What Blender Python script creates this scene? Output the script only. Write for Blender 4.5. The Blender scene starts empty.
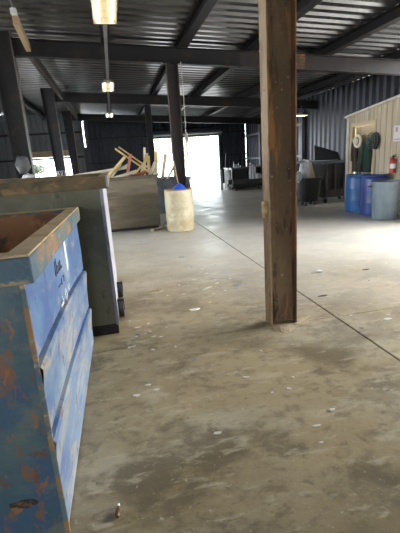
import bpy, math, random
from mathutils import Vector, Matrix, noise
random.seed(7)
S = bpy.context.scene
COL = S.collection
PI = math.pi

# ------------------------------------------------------------------ helpers
class MB:
    def __init__(s): s.v = []; s.f = []
    def add(s, vs, fs):
        n = len(s.v); s.v += [tuple(v) for v in vs]; s.f += [tuple(i + n for i in f) for f in fs]; return s
    def box(s, x0, x1, y0, y1, z0, z1, M=None):
        vs = [Vector((x, y, z)) for z in (z0, z1) for y in (y0, y1) for x in (x0, x1)]
        if M is not None: vs = [M @ v for v in vs]
        return s.add(vs, [(0, 2, 3, 1), (4, 5, 7, 6), (0, 1, 5, 4), (2, 6, 7, 3), (0, 4, 6, 2), (1, 3, 7, 5)])
    def bar(s, p, q, w, h, roll=0.0):
        p = Vector(p); q = Vector(q); d = q - p; L = d.length; d.normalize()
        up = Vector((0, 0, 1)) if abs(d.z) < .95 else Vector((0, 1, 0))
        sx = d.cross(up).normalized(); sz = sx.cross(d).normalized()
        if roll:
            R = Matrix.Rotation(roll, 3, d); sx = R @ sx; sz = R @ sz
        vs = []
        for a in (p, q):
            for i, j in ((-1, -1), (1, -1), (1, 1), (-1, 1)): vs.append(a + sx * w / 2 * i + sz * h / 2 * j)
        return s.add(vs, [(0, 1, 2, 3), (7, 6, 5, 4), (0, 4, 5, 1), (1, 5, 6, 2), (2, 6, 7, 3), (3, 7, 4, 0)])
    def prism(s, poly, fn, a, b):
        """poly of (u,w) swept from a to b; fn(u,w,t)->xyz"""
        n = len(poly)
        vs = [fn(u, w, t) for t in (a, b) for u, w in poly]
        fs = [tuple(range(n))[::-1], tuple(range(n, 2 * n))]
        fs += [(i, (i + 1) % n, n + (i + 1) % n, n + i) for i in range(n)]
        return s.add(vs, fs)
    def rings(s, rings, cap0=True, cap1=True, closed=True):
        n = len(rings[0]); vs = [p for r in rings for p in r]; fs = []
        for k in range(len(rings) - 1):
            for i in range(n if closed else n - 1):
                j = (i + 1) % n
                fs.append((k * n + i, k * n + j, (k + 1) * n + j, (k + 1) * n + i))
        if cap0: fs.append(tuple(range(n))[::-1])
        if cap1: fs.append(tuple(range((len(rings) - 1) * n, len(rings) * n)))
        return s.add(vs, fs)
    def lathe(s, prof, n=32, c=(0, 0, 0), axis='z', cap0=True, cap1=True):
        R = []
        for r, h in prof:
            ring = []
            for i in range(n):
                a = 2 * PI * i / n; u, w = r * math.cos(a), r * math.sin(a)
                p = {'z': (u, w, h), 'x': (h, u, w), 'y': (w, h, u)}[axis]
                ring.append((c[0] + p[0], c[1] + p[1], c[2] + p[2]))
            R.append(ring)
        return s.rings(R, cap0, cap1)
    def tube(s, pts, r, n=8):
        pts = [Vector(p) for p in pts]; R = []
        for i, p in enumerate(pts):
            d = (pts[min(i + 1, len(pts) - 1)] - pts[max(i - 1, 0)]).normalized()
            up = Vector((0, 0, 1)) if abs(d.z) < .9 else Vector((1, 0, 0))
            a = d.cross(up).normalized(); b = a.cross(d)
            rr = r[i] if isinstance(r, (list, tuple)) else r
            R.append([p + a * rr * math.cos(2 * PI * k / n) + b * rr * math.sin(2 * PI * k / n) for k in range(n)])
        return s.rings(R)
    def build(s, name, mat, parent=None, bevel=0, smooth=False, world=True, seg=2):
        me = bpy.data.meshes.new(name); off = Vector((0, 0, 0))
        if parent is not None and world:
            p = parent
            while p is not None: off += p.location; p = p.parent
        me.from_pydata([Vector(v) - off for v in s.v], [], s.f); me.update()
        import bmesh
        b = bmesh.new(); b.from_mesh(me); bmesh.ops.recalc_face_normals(b, faces=b.faces); b.to_mesh(me); b.free()
        if mat is not None: me.materials.append(mat)
        o = bpy.data.objects.new(name, me); COL.objects.link(o)
        if parent is not None: o.parent = parent
        if smooth:
            for p in me.polygons: p.use_smooth = True
            try: me.set_sharp_from_angle(angle=math.radians(38))
            except Exception: pass
        if bevel:
            m = o.modifiers.new('bevel', 'BEVEL'); m.width = bevel; m.segments = seg; m.limit_method = 'ANGLE'; m.angle_limit = .6
        return o

def tag(o, label, cat, group=None, kind=None):
    if label: o['label'] = label
    if cat: o['category'] = cat
    if group: o['group'] = group
    if kind: o['kind'] = kind
    return o
def thing(name, label, cat, loc=(0, 0, 0), rz=0, group=None):
    o = bpy.data.objects.new(name, None); COL.objects.link(o)
    o.location = loc; o.rotation_euler = (0, 0, rz); o.empty_display_size = .1
    return tag(o, label, cat, group)
def struct(o): o['kind'] = 'structure'; return o
def dup(root, loc, rz=None, label=None):
    r = root.copy(); COL.objects.link(r); r.location = loc
    if rz is not None: r.rotation_euler = (0, 0, rz)
    if label: r['label'] = label
    for ch in list(root.children):
        c = ch.copy(); COL.objects.link(c); c.parent = r
        for g in list(ch.children):
            d = g.copy(); COL.objects.link(d); d.parent = c
    return r

# ------------------------------------------------------------------ materials
def mk(name, base, layers=(), rough=.6, metal=0., bump=0., bscale=60, rough_var=0., spec=.5):
    """layers: (colour, scale, lo, hi, (sx,sy,sz), detail)"""
    m = bpy.data.materials.new(name); m.use_nodes = True
    nt = m.node_tree; N = nt.nodes; L = nt.links
    bs = N['Principled BSDF']; bs.inputs['Roughness'].default_value = rough; bs.inputs['Metallic'].default_value = metal
    bs.inputs['Specular IOR Level'].default_value = spec
    tc = N.new('ShaderNodeTexCoord')
    rgb = N.new('ShaderNodeRGB'); rgb.outputs[0].default_value = (*base, 1); cur = rgb.outputs[0]
    for k, ly in enumerate(layers):
        colr, sc, lo, hi = ly[:4]; st = ly[4] if len(ly) > 4 else (1, 1, 1); det = ly[5] if len(ly) > 5 else 5
        mp = N.new('ShaderNodeMapping'); mp.inputs['Scale'].default_value = st; mp.inputs['Location'].default_value = (k * 7.3 + 1, k * 3.1, k * 5.7)
        L.new(tc.outputs['Object'], mp.inputs['Vector'])
        no = N.new('ShaderNodeTexNoise'); no.inputs['Scale'].default_value = sc; no.inputs['Detail'].default_value = det; no.inputs['Roughness'].default_value = .62
        no.inputs['Distortion'].default_value = .35
        L.new(mp.outputs[0], no.inputs['Vector'])
        mr = N.new('ShaderNodeMapRange'); mr.interpolation_type = 'SMOOTHSTEP'
        mr.inputs['From Min'].default_value = lo; mr.inputs['From Max'].default_value = hi
        if len(ly) > 6: mr.inputs['To Max'].default_value = ly[6]
        L.new(no.outputs[0], mr.inputs['Value'])
        mx = N.new('ShaderNodeMix'); mx.data_type = 'RGBA'
        L.new(mr.outputs[0], mx.inputs['Factor']); L.new(cur, mx.inputs['A']); mx.inputs['B'].default_value = (*colr, 1)
        cur = mx.outputs['Result']
    L.new(cur, bs.inputs['Base Color'])
    if rough_var or bump:
        n2 = N.new('ShaderNodeTexNoise'); n2.inputs['Scale'].default_value = bscale; n2.inputs['Detail'].default_value = 6
        L.new(tc.outputs['Object'], n2.inputs['Vector'])
    if rough_var:
        n3 = N.new('ShaderNodeTexNoise'); n3.inputs['Scale'].default_value = 2.2; n3.inputs['Detail'].default_value = 6
        L.new(tc.outputs['Object'], n3.inputs['Vector'])
        mr = N.new('ShaderNodeMapRange'); mr.inputs['From Min'].default_value = .3; mr.inputs['From Max'].default_value = .7
        mr.inputs['To Min'].default_value = max(0.05, rough - rough_var); mr.inputs['To Max'].default_value = min(1, rough + rough_var)
        L.new(n3.outputs[0], mr.inputs['Value']); L.new(mr.outputs[0], bs.inputs['Roughness'])
    if bump:
        bp = N.new('ShaderNodeBump'); bp.inputs['Strength'].default_value = bump; bp.inputs['Distance'].default_value = .01
        L.new(n2.outputs[0], bp.inputs['Height']); L.new(bp.outputs[0], bs.inputs['Normal'])
    return m
def emit(name, col, st):
    m = bpy.data.materials.new(name); m.use_nodes = True; nt = m.node_tree
    nt.nodes.remove(nt.nodes['Principled BSDF']); e = nt.nodes.new('ShaderNodeEmission')
    e.inputs[0].default_value = (*col, 1); e.inputs[1].default_value = st
    nt.links.new(e.outputs[0], nt.nodes['Material Output'].inputs[0]); return m

M = {}
M['floor'] = mk('concrete', (.40, .32, .19), [
    ((.27, .205, .11), .5, .42, .60, (1, 1.3, 1), 7),
    ((.50, .44, .32), .8, .50, .68, (.5, 1.6, 1), 7, .8),
    ((.17, .13, .075), .75, .53, .64, (.8, 1.2, 1), 10, .85),
    ((.12, .09, .055), 2.6, .53, .66, (.8, 1.15, 1), 12, .7),
    ((.16, .125, .075), 9, .50, .67, (.85, 1.15, 1), 12, .6),
    ((.52, .45, .32), 11, .55, .68, (.5, 1.4, 1), 12, .7),
    ((.58, .50, .36), 4.5, .55, .70, (.5, 1.4, 1), 10, .6),
    ((.13, .105, .07), 16, .58, .70, (.7, 1.2, 1), 8, .6),
    ((.60, .54, .42), 38, .62, .72, (1, 1, 1), 4, .65),
    ((.10, .08, .05), 34, .62, .72, (1, 1, 1), 5, .6)], rough=.44, bump=.14, bscale=45, rough_var=.13, spec=.5)
def lit_paler(m, pale, p0, p1):
    # daylight deeper in the building put into the concrete colour, with a ragged noisy border
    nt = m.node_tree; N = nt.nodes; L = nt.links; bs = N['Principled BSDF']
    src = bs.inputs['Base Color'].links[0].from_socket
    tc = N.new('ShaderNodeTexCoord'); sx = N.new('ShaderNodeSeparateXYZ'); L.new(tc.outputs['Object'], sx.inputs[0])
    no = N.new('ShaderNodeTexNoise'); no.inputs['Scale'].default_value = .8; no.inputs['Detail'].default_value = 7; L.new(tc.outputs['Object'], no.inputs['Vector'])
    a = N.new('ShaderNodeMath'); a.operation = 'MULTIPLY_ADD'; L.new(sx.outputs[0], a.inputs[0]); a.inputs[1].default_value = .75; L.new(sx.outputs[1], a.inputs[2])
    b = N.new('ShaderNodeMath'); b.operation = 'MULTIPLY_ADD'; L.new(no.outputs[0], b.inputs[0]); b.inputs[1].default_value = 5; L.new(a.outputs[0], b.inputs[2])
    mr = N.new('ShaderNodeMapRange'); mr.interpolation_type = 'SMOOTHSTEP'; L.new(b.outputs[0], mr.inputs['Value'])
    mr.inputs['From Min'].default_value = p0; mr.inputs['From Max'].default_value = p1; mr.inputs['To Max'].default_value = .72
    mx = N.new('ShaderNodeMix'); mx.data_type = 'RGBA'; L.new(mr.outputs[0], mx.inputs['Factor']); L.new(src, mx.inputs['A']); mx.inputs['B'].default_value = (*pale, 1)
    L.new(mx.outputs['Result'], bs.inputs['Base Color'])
lit_paler(M['floor'], (.58, .56, .52), 5.5, 11)
M['joint'] = mk('joint_filler', (.018, .015, .012), rough=.95)
M['ground'] = mk('outdoor_concrete', (.34, .33, .31), [((.28, .27, .25), .6, .4, .65)], rough=.8)
M['deck'] = mk('galvanised_deck', (.17, .17, .18), [((.09, .088, .086), .5, .45, .65, (.5, 1, 1), 3, .8)], rough=.3, metal=.8)
M['steel'] = mk('dark_primer_steel', (.013, .012, .014), [((.024, .017, .014), 3, .5, .68), ((.035, .033, .034), 14, .62, .74)], rough=.6, spec=.3)
M['steel_red'] = mk('brown_primer_steel', (.026, .019, .018), [((.045, .027, .018), 3, .5, .68), ((.05, .045, .042), 9, .62, .74)], rough=.55, spec=.4)
M['steel_tan'] = mk('worn_brown_column_steel', (.12, .075, .038), [((.19, .12, .06), 2.2, .46, .62, (2, 2, .4)), ((.33, .14, .035), 4, .52, .63, (2.2, 2, .3)), ((.03, .019, .012), 5, .53, .66, (1.6, 1.6, .5)), ((.42, .33, .2), 26, .64, .74)], rough=.6, bump=.3)
M['flange'] = mk('tan_flange', (.27, .175, .085), [((.17, .10, .045), 5, .48, .62, (2, 2, .5)), ((.08, .045, .022), 12, .58, .70, (1, 1, .5))], rough=.6, bump=.3)  # lighter tan than the column web
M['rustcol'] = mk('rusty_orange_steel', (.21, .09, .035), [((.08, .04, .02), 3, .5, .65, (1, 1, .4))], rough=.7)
M['flangegrey'] = mk('lit_grey_flange', (.085, .075, .07), [((.04, .03, .025), 3, .5, .65, (1, 1, .4))], rough=.5)  # paler than the other steel: light on the flange put into its colour
M['wallmetal'] = mk('dark_wall_panel', (.017, .019, .028), [((.010, .012, .017), 1.5, .45, .65, (1, 1, .4)), ((.025, .028, .038), 4, .6, .75, (1, 1, .3))], rough=.42, metal=.25)
M['wallgrey'] = mk('grey_wall_panel', (.10, .105, .11), [((.065, .068, .07), 1.5, .45, .65, (1, 1, .4))], rough=.5, metal=.2)
M['plywood'] = mk('tan_plywood_siding', (.50, .415, .295), [((.40, .32, .215), 1.3, .45, .62, (1, 2.5, .3)), ((.60, .52, .39), 3, .52, .66, (1, 5, .2)), ((.24, .19, .13), 8, .62, .74, (1, 3, .25))], rough=.7, bump=.2)
M['groove'] = mk('siding_groove', (.10, .075, .045), rough=.9)
M['ytrim'] = mk('pale_yellow_board', (.52, .41, .25), [((.42, .32, .18), 3, .5, .66, (1, 1, .3))], rough=.6)
M['whitetrim'] = mk('weathered_white_board', (.55, .52, .46), [((.38, .34, .28), 6, .5, .68)], rough=.7)
M['blue'] = mk('periwinkle_blue_paint', (.07, .145, .29), [
    ((.12, .215, .365), 1.6, .42, .58, (1, 1, 1)), ((.04, .085, .24), 2.4, .52, .64, (1, .6, 1.6), 6, .7),
    ((.30, .33, .37), 3.4, .53, .66, (1, .5, 1.2), 10, .75), ((.33, .28, .21), 9, .57, .67, (1, .5, 1.2), 9, .75),
    ((.04, .04, .05), 15, .60, .68, (1, 1, .6), 10, .75), ((.22, .11, .045), 8, .62, .69, (1, .8, 1), 9, .85)], rough=.5, bump=.15, bscale=30)
M['bluelow'] = mk('scuffed_pale_blue_paint', (.145, .215, .31), [
    ((.06, .12, .27), 2.2, .47, .58, (1, .6, 1.5), 8, .85), ((.33, .345, .35), 3, .49, .64, (1, .4, 1.4), 10, .8),
    ((.38, .32, .23), 8, .53, .65, (1, .4, 1.4), 9, .8), ((.04, .04, .05), 15, .59, .68, (1, 1, .6), 10, .75), ((.2, .11, .05), 7, .60, .68, (1, .7, 1), 9, .85)], rough=.5, bump=.15, bscale=30)
M['teal'] = mk('dark_teal_dumpster', (.03, .078, .105), [  # darker and greener than the right side panel
    ((.058, .105, .115), 2.2, .45, .60), ((.02, .07, .15), 2.6, .52, .62, (1, 1, .8), 6, .85),
    ((.12, .13, .105), 4, .53, .66, (.6, 1, 1.4), 9, .75), ((.18, .075, .028), 9, .565, .63, (1.4, 1, .7), 11, .9),
    ((.11, .045, .018), 6.5, .60, .66, (1, 1, .8), 10, .9), ((.24, .10, .035), 16, .60, .66, (1.3, 1, .8), 8, .9), ((.38, .36, .30), 17, .66, .72, (.25, 1, 2.2), 7, .8)], rough=.5, bump=.25, bscale=30)
M['lip'] = mk('rusted_blue_lip', (.10, .145, .145), [((.055, .11, .15), 4, .45, .6), ((.27, .15, .06), 4.5, .45, .56, (1, 1, 1.5), 9), ((.36, .27, .16), 8, .56, .68, (1, 1, 1.5), 9), ((.07, .035, .02), 9, .64, .74)], rough=.6, bump=.35)
M['liptop'] = mk('worn_tan_lip_edge', (.50, .38, .21), [((.38, .24, .11), 6, .5, .64), ((.16, .085, .04), 9, .62, .72, (1, 1, 1), 9)], rough=.6, bump=.3)
M['rust'] = mk('brown_rust', (.36, .18, .085), [((.23, .10, .05), 3, .45, .62), ((.5, .29, .13), 6, .56, .7), ((.17, .15, .10), 3.3, .6, .72, (1, 1, .5)), ((.05, .085, .085), 2.5, .62, .70)], rough=.8, bump=.4)
M['gouge'] = mk('dark_torn_rust', (.035, .018, .011), [((.16, .08, .03), 30, .55, .65)], rough=.8)
M['olive'] = mk('olive_grey_paint', (.215, .205, .135), [((.155, .15, .10), 2, .45, .62), ((.27, .255, .18), 3.2, .54, .68, (1, 1, .4)), ((.07, .06, .04), 7, .62, .74, (1, 1, .5)), ((.13, .08, .04), 8, .68, .76)], rough=.6, bump=.2)
M['olive_lip'] = mk('rusted_olive_lip', (.22, .155, .075), [((.13, .105, .065), 5, .45, .6), ((.36, .24, .105), 5, .54, .66, (1, 1, 2), 9), ((.07, .04, .022), 9, .6, .72)], rough=.7, bump=.3)
M['paleedge'] = mk('pale_bare_and_lit_metal', (.36, .36, .40), [((.25, .24, .25), 6, .5, .66)], rough=.5, metal=.2)
M['black'] = mk('black_rubber', (.018, .018, .02), [((.04, .038, .036), 12, .55, .7)], rough=.6)
M['brown'] = mk('brown_grey_dumpster_paint', (.17, .14, .098), [((.12, .10, .07), 2, .45, .62, (.4, 1, 2)), ((.23, .19, .135), 3, .54, .68, (.3, 1, 3)), ((.06, .04, .025), 8, .62, .74, (.5, 1, 2))], rough=.65, bump=.2)
M['brown_lip'] = mk('dark_brown_lip', (.10, .08, .055), [((.16, .12, .075), 6, .5, .66)], rough=.7)
M['bluegrey'] = mk('blue_grey_dumpster_paint', (.13, .16, .18), [((.09, .11, .12), 3, .45, .62)], rough=.6)
M['cream'] = mk('dirty_cream_plastic', (.53, .46, .31), [((.41, .33, .19), 2.3, .46, .62), ((.60, .55, .41), 3, .54, .7), ((.33, .23, .12), 7, .62, .74, (1, 1, .6)), ((.16, .12, .08), 10, .68, .76)], rough=.5)
M['creamrim'] = mk('rust_stained_rim', (.30, .18, .08), [((.5, .38, .2), 8, .5, .66)], rough=.6)
M['bluebag'] = mk('blue_plastic_bag', (.03, .10, .55), rough=.3)
M['stick'] = mk('worn_wood_stick', (.36, .25, .14), [((.25, .16, .08), 12, .5, .7)], rough=.7)
M['lumber'] = mk('yellow_lumber', (.62, .47, .22), [((.5, .35, .15), 3, .48, .66, (1, 1, .5)), ((.7, .58, .34), 8, .56, .7)], rough=.65)
M['lumber_pale'] = mk('pale_lumber', (.62, .55, .42), [((.5, .42, .3), 3, .48, .66)], rough=.7)
M['orange'] = mk('faded_red_board', (.40, .12, .07), [((.3, .09, .05), 6, .5, .7)], rough=.6)
M['drumblue'] = mk('bright_blue_plastic', (.022, .10, .28), [((.035, .13, .33), 3, .5, .66), ((.02, .07, .2), 9, .62, .74)], rough=.38)
M['drumnavy'] = mk('violet_blue_plastic', (.03, .05, .19), [((.045, .075, .26), 3, .5, .66), ((.022, .036, .13), 9, .62, .74)], rough=.38)
M['cangrey'] = mk('blue_grey_plastic', (.165, .205, .235), [((.125, .16, .18), 3, .5, .66, (1, 1, .4)), ((.27, .31, .33), 10, .62, .74)], rough=.5)
M['handle'] = mk('dark_grey_plastic', (.04, .045, .05), rough=.5)
M['cart'] = mk('dark_grey_cart_plastic', (.014, .014, .015), [((.032, .028, .023), 2, .50, .62, (1, 1, .4)), ((.03, .034, .045), 5, .6, .72, (1, 1, .4))], rough=.42)
M['cartrim'] = mk('grey_cart_rim', (.07, .073, .078), [((.04, .043, .046), 7, .5, .66)], rough=.45)
M['lid'] = mk('black_lid_plastic', (.010, .011, .013), rough=.75, spec=.25)
M['binblack'] = mk('black_bin_plastic', (.006, .0065, .008), [((.012, .0125, .014), 4, .55, .7)], rough=.42)
M['whitebag'] = mk('white_plastic_bag', (.36, .37, .39), [((.22, .23, .25), 6, .5, .66)], rough=.35, bump=.8, bscale=14)
M['cardboard'] = mk('pale_cardboard', (.50, .42, .30), [((.4, .32, .21), 5, .5, .66)], rough=.8)
M['white'] = mk('white_plastic', (.68, .69, .70), [((.5, .52, .54), 4, .52, .68)], rough=.5)
M['lampwhite'] = mk('white_enamel', (.30, .26, .20), rough=.4)
M['tube'] = emit('fluorescent_tube', (1, .84, .58), 5)
M['tube2'] = emit('far_fluorescent_tube', (1, .88, .66), 5)
M['greencloth'] = mk('dark_green_cloth', (.006, .026, .018), [((.010, .042, .032), 6, .5, .66, (3, 3, .4))], rough=.85)
M['browncloth'] = mk('brown_cloth', (.045, .032, .024), [((.08, .058, .042), 6, .5, .66, (3, 3, .4))], rough=.85)
M['coatolive'] = mk('dark_olive_cloth', (.03, .035, .025), rough=.9)
M['hat'] = mk('pale_straw', (.66, .60, .46), rough=.6)
M['fanmetal'] = mk('dark_green_grey_metal', (.018, .024, .022), rough=.5, metal=.2)
M['fanwire'] = mk('grey_green_wire', (.18, .22, .20), rough=.4, metal=.5)
M['red'] = mk('red_enamel', (.42, .035, .03), rough=.35)
M['paper'] = mk('white_paper', (.66, .62, .62), rough=.8)
M['pink'] = mk('pink_print', (.5, .28, .28), rough=.8)
M['ink'] = mk('black_marker', (.03, .035, .05), rough=.6)
M['chalk'] = mk('white_scratches', (.66, .68, .70), rough=.7)
M['litter'] = mk('litter_paper', (.68, .64, .56), rough=.8)
M['litterblue'] = mk('blue_grey_litter', (.27, .31, .36), rough=.6)
M['litterdark'] = mk('dark_litter', (.05, .042, .035), rough=.7)
M['amber'] = mk('brown_bottle_glass', (.10, .04, .015), rough=.15)
M['dirt'] = mk('dry_dirt', (.36, .29, .18), [((.26, .2, .11), 20, .5, .66)], rough=.95, bump=.8)
M['leaf'] = mk('grey_green_leaves', (.16, .20, .12), [((.09, .12, .07), 9, .5, .6)], rough=.6)
M['pale_tree'] = mk('pale_leaves', (.45, .52, .36), [((.33, .4, .25), 3, .45, .6)], rough=.8)
M['header'] = mk('lit_tan_header_timber', (.36, .26, .15), [((.27, .19, .10), 4, .5, .66, (.4, 1, 1))], rough=.7)
M['pvc'] = mk('grey_conduit', (.22, .22, .23), rough=.4, metal=.3)
M['rope'] = mk('grey_rope', (.30, .28, .24), rough=.8)

# ------------------------------------------------------------------ camera (portrait phone, level line slightly rolled)
F = 400.0; CX, CY = 200., 266.5; H = 1.5
VP = (112, 165); ROLL = math.radians(3.8)
Yc = Vector(((VP[0] - CX) / F, (VP[1] - CY) / F, 1)).normalized()
s_, c_ = math.sin(ROLL), math.cos(ROLL)
D = Vector((s_, c_, -(Yc.x * s_ + Yc.y * c_) / Yc.z)).normalized()
U = -D; X = Yc.cross(U)
R = Matrix(((X[0], -X[1], -X[2]), (Yc[0], -Yc[1], -Yc[2]), (U[0], -U[1], -U[2])))
cam = bpy.data.cameras.new('camera'); co = bpy.data.objects.new('camera', cam); COL.objects.link(co)
co.matrix_world = Matrix.Translation((0, 0, H)) @ R.to_4x4()
cam.sensor_fit = 'VERTICAL'; cam.sensor_height = 24; cam.lens = F / 533 * 24; cam.clip_start = .05; cam.clip_end = 300
S.camera = co

# ------------------------------------------------------------------ floor, ground
mb = MB()
g = .010
for xs in ((-7, 1.875), (1.875, 11)):
    for ys in ((-7.4, 3.17), (3.17, 24.2)):
        mb.box(xs[0] + (g if xs[0] > 0 else 0), xs[1] - (g if xs[1] < 5 else 0), ys[0] + (.004 if ys[0] > 0 else 0), ys[1] - (.004 if ys[1] < 5 else 0), -.12, 0)
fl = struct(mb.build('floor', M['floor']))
struct(MB().box(-7, 11, -7.4, 24.2, -.13, -.012).build('trim_1', M['joint']))
struct(MB().box(-60, 60, -40, 90, -.3, -.14).build('ground', M['ground']))

# ------------------------------------------------------------------ roof
SL = -.062
def beam_z(x): return 3.575 + SL * x
XL, XR = -7.2, 8.15
mb = MB(); P = .30; y = -7.5; prof = []
while y < 24.6:
    prof += [(y, .0), (y + .10, .0), (y + .13, .045), (y + .27, .045)]
    y += P
top = [(u, w + .004) for u, w in prof]
vs = []; n = len(prof)
for x in (XL, XR):
    for u, w in prof: vs.append((x, u, beam_z(x) + .535 + w))
mb.add(vs, [(i, i + 1, n + i + 1, n + i) for i in range(n - 1)])
dk = struct(mb.build('ceiling', M['deck']))
sm = dk.modifiers.new('thickness', 'SOLIDIFY'); sm.thickness = .004; sm.offset = 1

def i_poly(w, h, tf, tw):
    a, b = w / 2, h
    return [(-a, 0), (a, 0), (a, tf), (tw / 2, tf), (tw / 2, b - tf), (a, b - tf), (a, b), (-a, b), (-a, b - tf), (-tw / 2, b - tf), (-tw / 2, tf), (-a, tf)]
beam_lab = {3.2: 'dark steel roof beam overhead on the nearest rusty column',
            9.2: 'dark steel roof beam nearest in view, brownish on its right half',
            15.2: 'dark steel roof beam, second of the crossbeams going back',
            21.2: 'dark steel roof beam farthest back, just before the open doorway'}
for yb in (3.2, 9.2, 15.2, 21.2):
    b = thing('roof_beam', beam_lab[yb], 'beam', (0, yb, beam_z(0)), group='steel crossbeams under the roof')
    xs = [(-1.62, 3.0), (3.0, 8.6)] if yb == 9.2 else [(-1.62, 8.6)]
    for k, (x0, x1) in enumerate(xs):
        mb = MB().prism(i_poly(.17, .315, .016, .012), lambda u, w, t: (t, yb + u, beam_z(t) + w), x0, x1)
        mb.build('beam_length', M['steel_red'] if (yb == 9.2 and k) else M['steel'], b)
    if yb == 9.2:
        mb = MB(); x0 = 4.28
        mb.box(x0, x0 + .2, yb - .100, yb - .087, beam_z(x0) - .004, beam_z(x0) + .30)
        sp = mb.build('splice_plate', M['rustcol'], b); sp['label'] = 'reddish bolted splice plate'
        mb = MB()
        for i in (0, 1):
            for j in range(4): mb.lathe([(.014, yb - .115), (.014, yb - .099)], 6, (x0 + .04 + .12 * i, 0, beam_z(x0) + .05 + .065 * j), 'y')
        mb.build('bolt', M['steel_red'], sp)
for xp, lab in ((-3.2, 'dark steel purlin over the left side aisle'), (.15, 'dark steel purlin directly above the row of tube lights'), (1.75, 'dark steel purlin first to the right of the tube lights'),
                (3.3, 'dark steel purlin second to the right of the tube lights'), (5.05, 'dark steel purlin third to the right of the tube lights'), (6.9, 'dark steel purlin above the plywood shed roof'), (8.45, 'dark steel purlin farthest to the right under the roof')):
    z0 = beam_z(xp) + .318
    mb = MB().prism(i_poly(.17, .20, .014, .012), lambda u, w, t: (xp + u, t, z0 + w), -7.2, 24.3)
    tag(mb.build('roof_purlin', M['steel']), lab, 'purlin', 'steel purlins running back under the roof')
# lit stretch of the left eave beam, its light put into tan colour
zt = 3.60
t = tag(MB().bar((-1.235, 7.6, 3.83), (-1.33, 9.08, 3.80), .09, .15).build('eave_timber', M['header'], bevel=.008), 'pale timber fixed along the left eave, tan colour carrying the light', 'timber')
for y0, y1, lab in ((9.34, 15.05, 'dark eave strut between the first and second left columns'), (15.35, 21.05, 'dark eave strut between the second and third left columns')):
    tag(MB().box(-1.43, -1.33, y0, y1, 3.72, 3.92).build('eave_strut', M['steel_red'], bevel=.006), lab, 'strut', 'eave struts')
t = thing('junction_box', 'small white electrical box high at the near end of the eave timber', 'electrical box', (-1.235, 7.53, 3.9))
MB().box(-1.28, -1.19, 7.49, 7.59, 3.88, 3.97).build('case', M['white'], t, bevel=.012)
MB().tube([(-1.235, 7.54, 3.97), (-1.25, 7.54, 4.08), (-1.27, 7.54, 4.2)], .012).build('conduit_stub', M['pvc'], t)

# ------------------------------------------------------------------ columns
def column(xc, yc, w, d, tf, z1, lab, mflange, mweb, mright=None, name='steel_column'):
    c = thing(name, lab, 'column', (xc, yc, 0), group='steel columns holding up the roof')
    MB().box(xc - w / 2, xc - w / 2 + tf, yc - d / 2, yc + d / 2, 0, z1).build('flange', mflange, c, bevel=.003)
    MB().box(xc + w / 2 - tf, xc + w / 2, yc - d / 2, yc + d / 2, 0, z1).build('flange', mright or mflange, c, bevel=.003)
    MB().box(xc - w / 2 + tf, xc + w / 2 - tf, yc - .006, yc + .006, 0, z1).build('web', mweb, c)
    return c
c1 = column(1.355, 3.215, .245, .15, .014, beam_z(1.36) - .02, 'rusty brown steel column standing nearest in the open floor', M['flange'], M['steel_tan'], M['rustcol'])
rg0 = random.Random(8); rr_ = [1 + .3 * rg0.uniform(-1, 1) for _ in range(26)]
MB().rings([[(1.345 + f * .27 * rr_[i] * math.cos(2 * PI * i / 26), 3.20 + f * .19 * rr_[i] * math.sin(2 * PI * i / 26), z) for i in range(26)] for f, z in ((1, 0), (.85, .006), (.5, .016))]).build('dirt_collar', M['dirt'], c1, smooth=True)['label'] = 'pale dirt packed round the column foot'
mb = MB().lathe([(.0, -.004), (.03, -.004), (.03, .0), (.0, .0)], 12, (0, 0, 0), 'x', False, False)
mb = MB().box(1.200, 1.2325, 3.175, 3.25, .985, 1.125); mb.build('bracket', M['creamrim'], c1, bevel=.008)['label'] = 'small rusty tan bracket on the left flange'
c2 = column(1.475, 9.2, .25, .16, .016, beam_z(1.475) + 0, 'dark steel column rising behind the cream plastic barrel', M['steel_red'], M['steel_red'])
MB().box(1.33, 1.62, 9.1, 9.3, 0, .015).build('base_plate', M['steel'], c2)
c3 = column(1.46, 15.2, .22, .16, .014, beam_z(1.46), 'slim dark steel column behind the brown dumpster', M['steel'], M['steel'])
MB().box(1.32, 1.6, 15.1, 15.3, 0, .015).build('base_plate', M['steel'], c3)
for yc, lab, mt in ((9.2, 'tapered dark steel frame column, nearest along the left side', 'steel'), (15.2, 'tapered dark steel frame column, second along the left side', 'steel'), (21.2, 'reddish brown tapered frame column, third along the left side', 'rustcol')):
    c = thing('frame_column', lab, 'column', (-1.6, yc, 0), group='tapered frame columns along the left side')
    def X0(z): return -1.90 - .035 * z
    zt = 4.13
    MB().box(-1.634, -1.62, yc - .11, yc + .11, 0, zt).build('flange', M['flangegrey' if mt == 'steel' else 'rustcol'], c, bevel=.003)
    MB().add([(X0(0), yc - .11, 0), (X0(0) + .014, yc - .11, 0), (X0(0) + .014, yc + .11, 0), (X0(0), yc + .11, 0), (X0(zt), yc - .11, zt), (X0(zt) + .014, yc - .11, zt), (X0(zt) + .014, yc + .11, zt), (X0(zt), yc + .11, zt)],
             [(0, 1, 2, 3), (4, 5, 6, 7), (0, 1, 5, 4), (1, 2, 6, 5), (2, 3, 7, 6), (3, 0, 4, 7)]).build('flange', M['steel'], c)
    MB().add([(X0(0) + .014, yc - .006, 0), (-1.634, yc - .006, 0), (-1.634, yc + .006, 0), (X0(0) + .014, yc + .006, 0), (X0(zt) + .014, yc - .006, zt), (-1.634, yc - .006, zt), (-1.634, yc + .006, zt), (X0(zt) + .014, yc + .006, zt)],
             [(0, 1, 2, 3), (4, 5, 6, 7), (0, 1, 5, 4), (1, 2, 6, 5), (2, 3, 7, 6), (3, 0, 4, 7)]).build('web', M['steel'], c)

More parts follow.
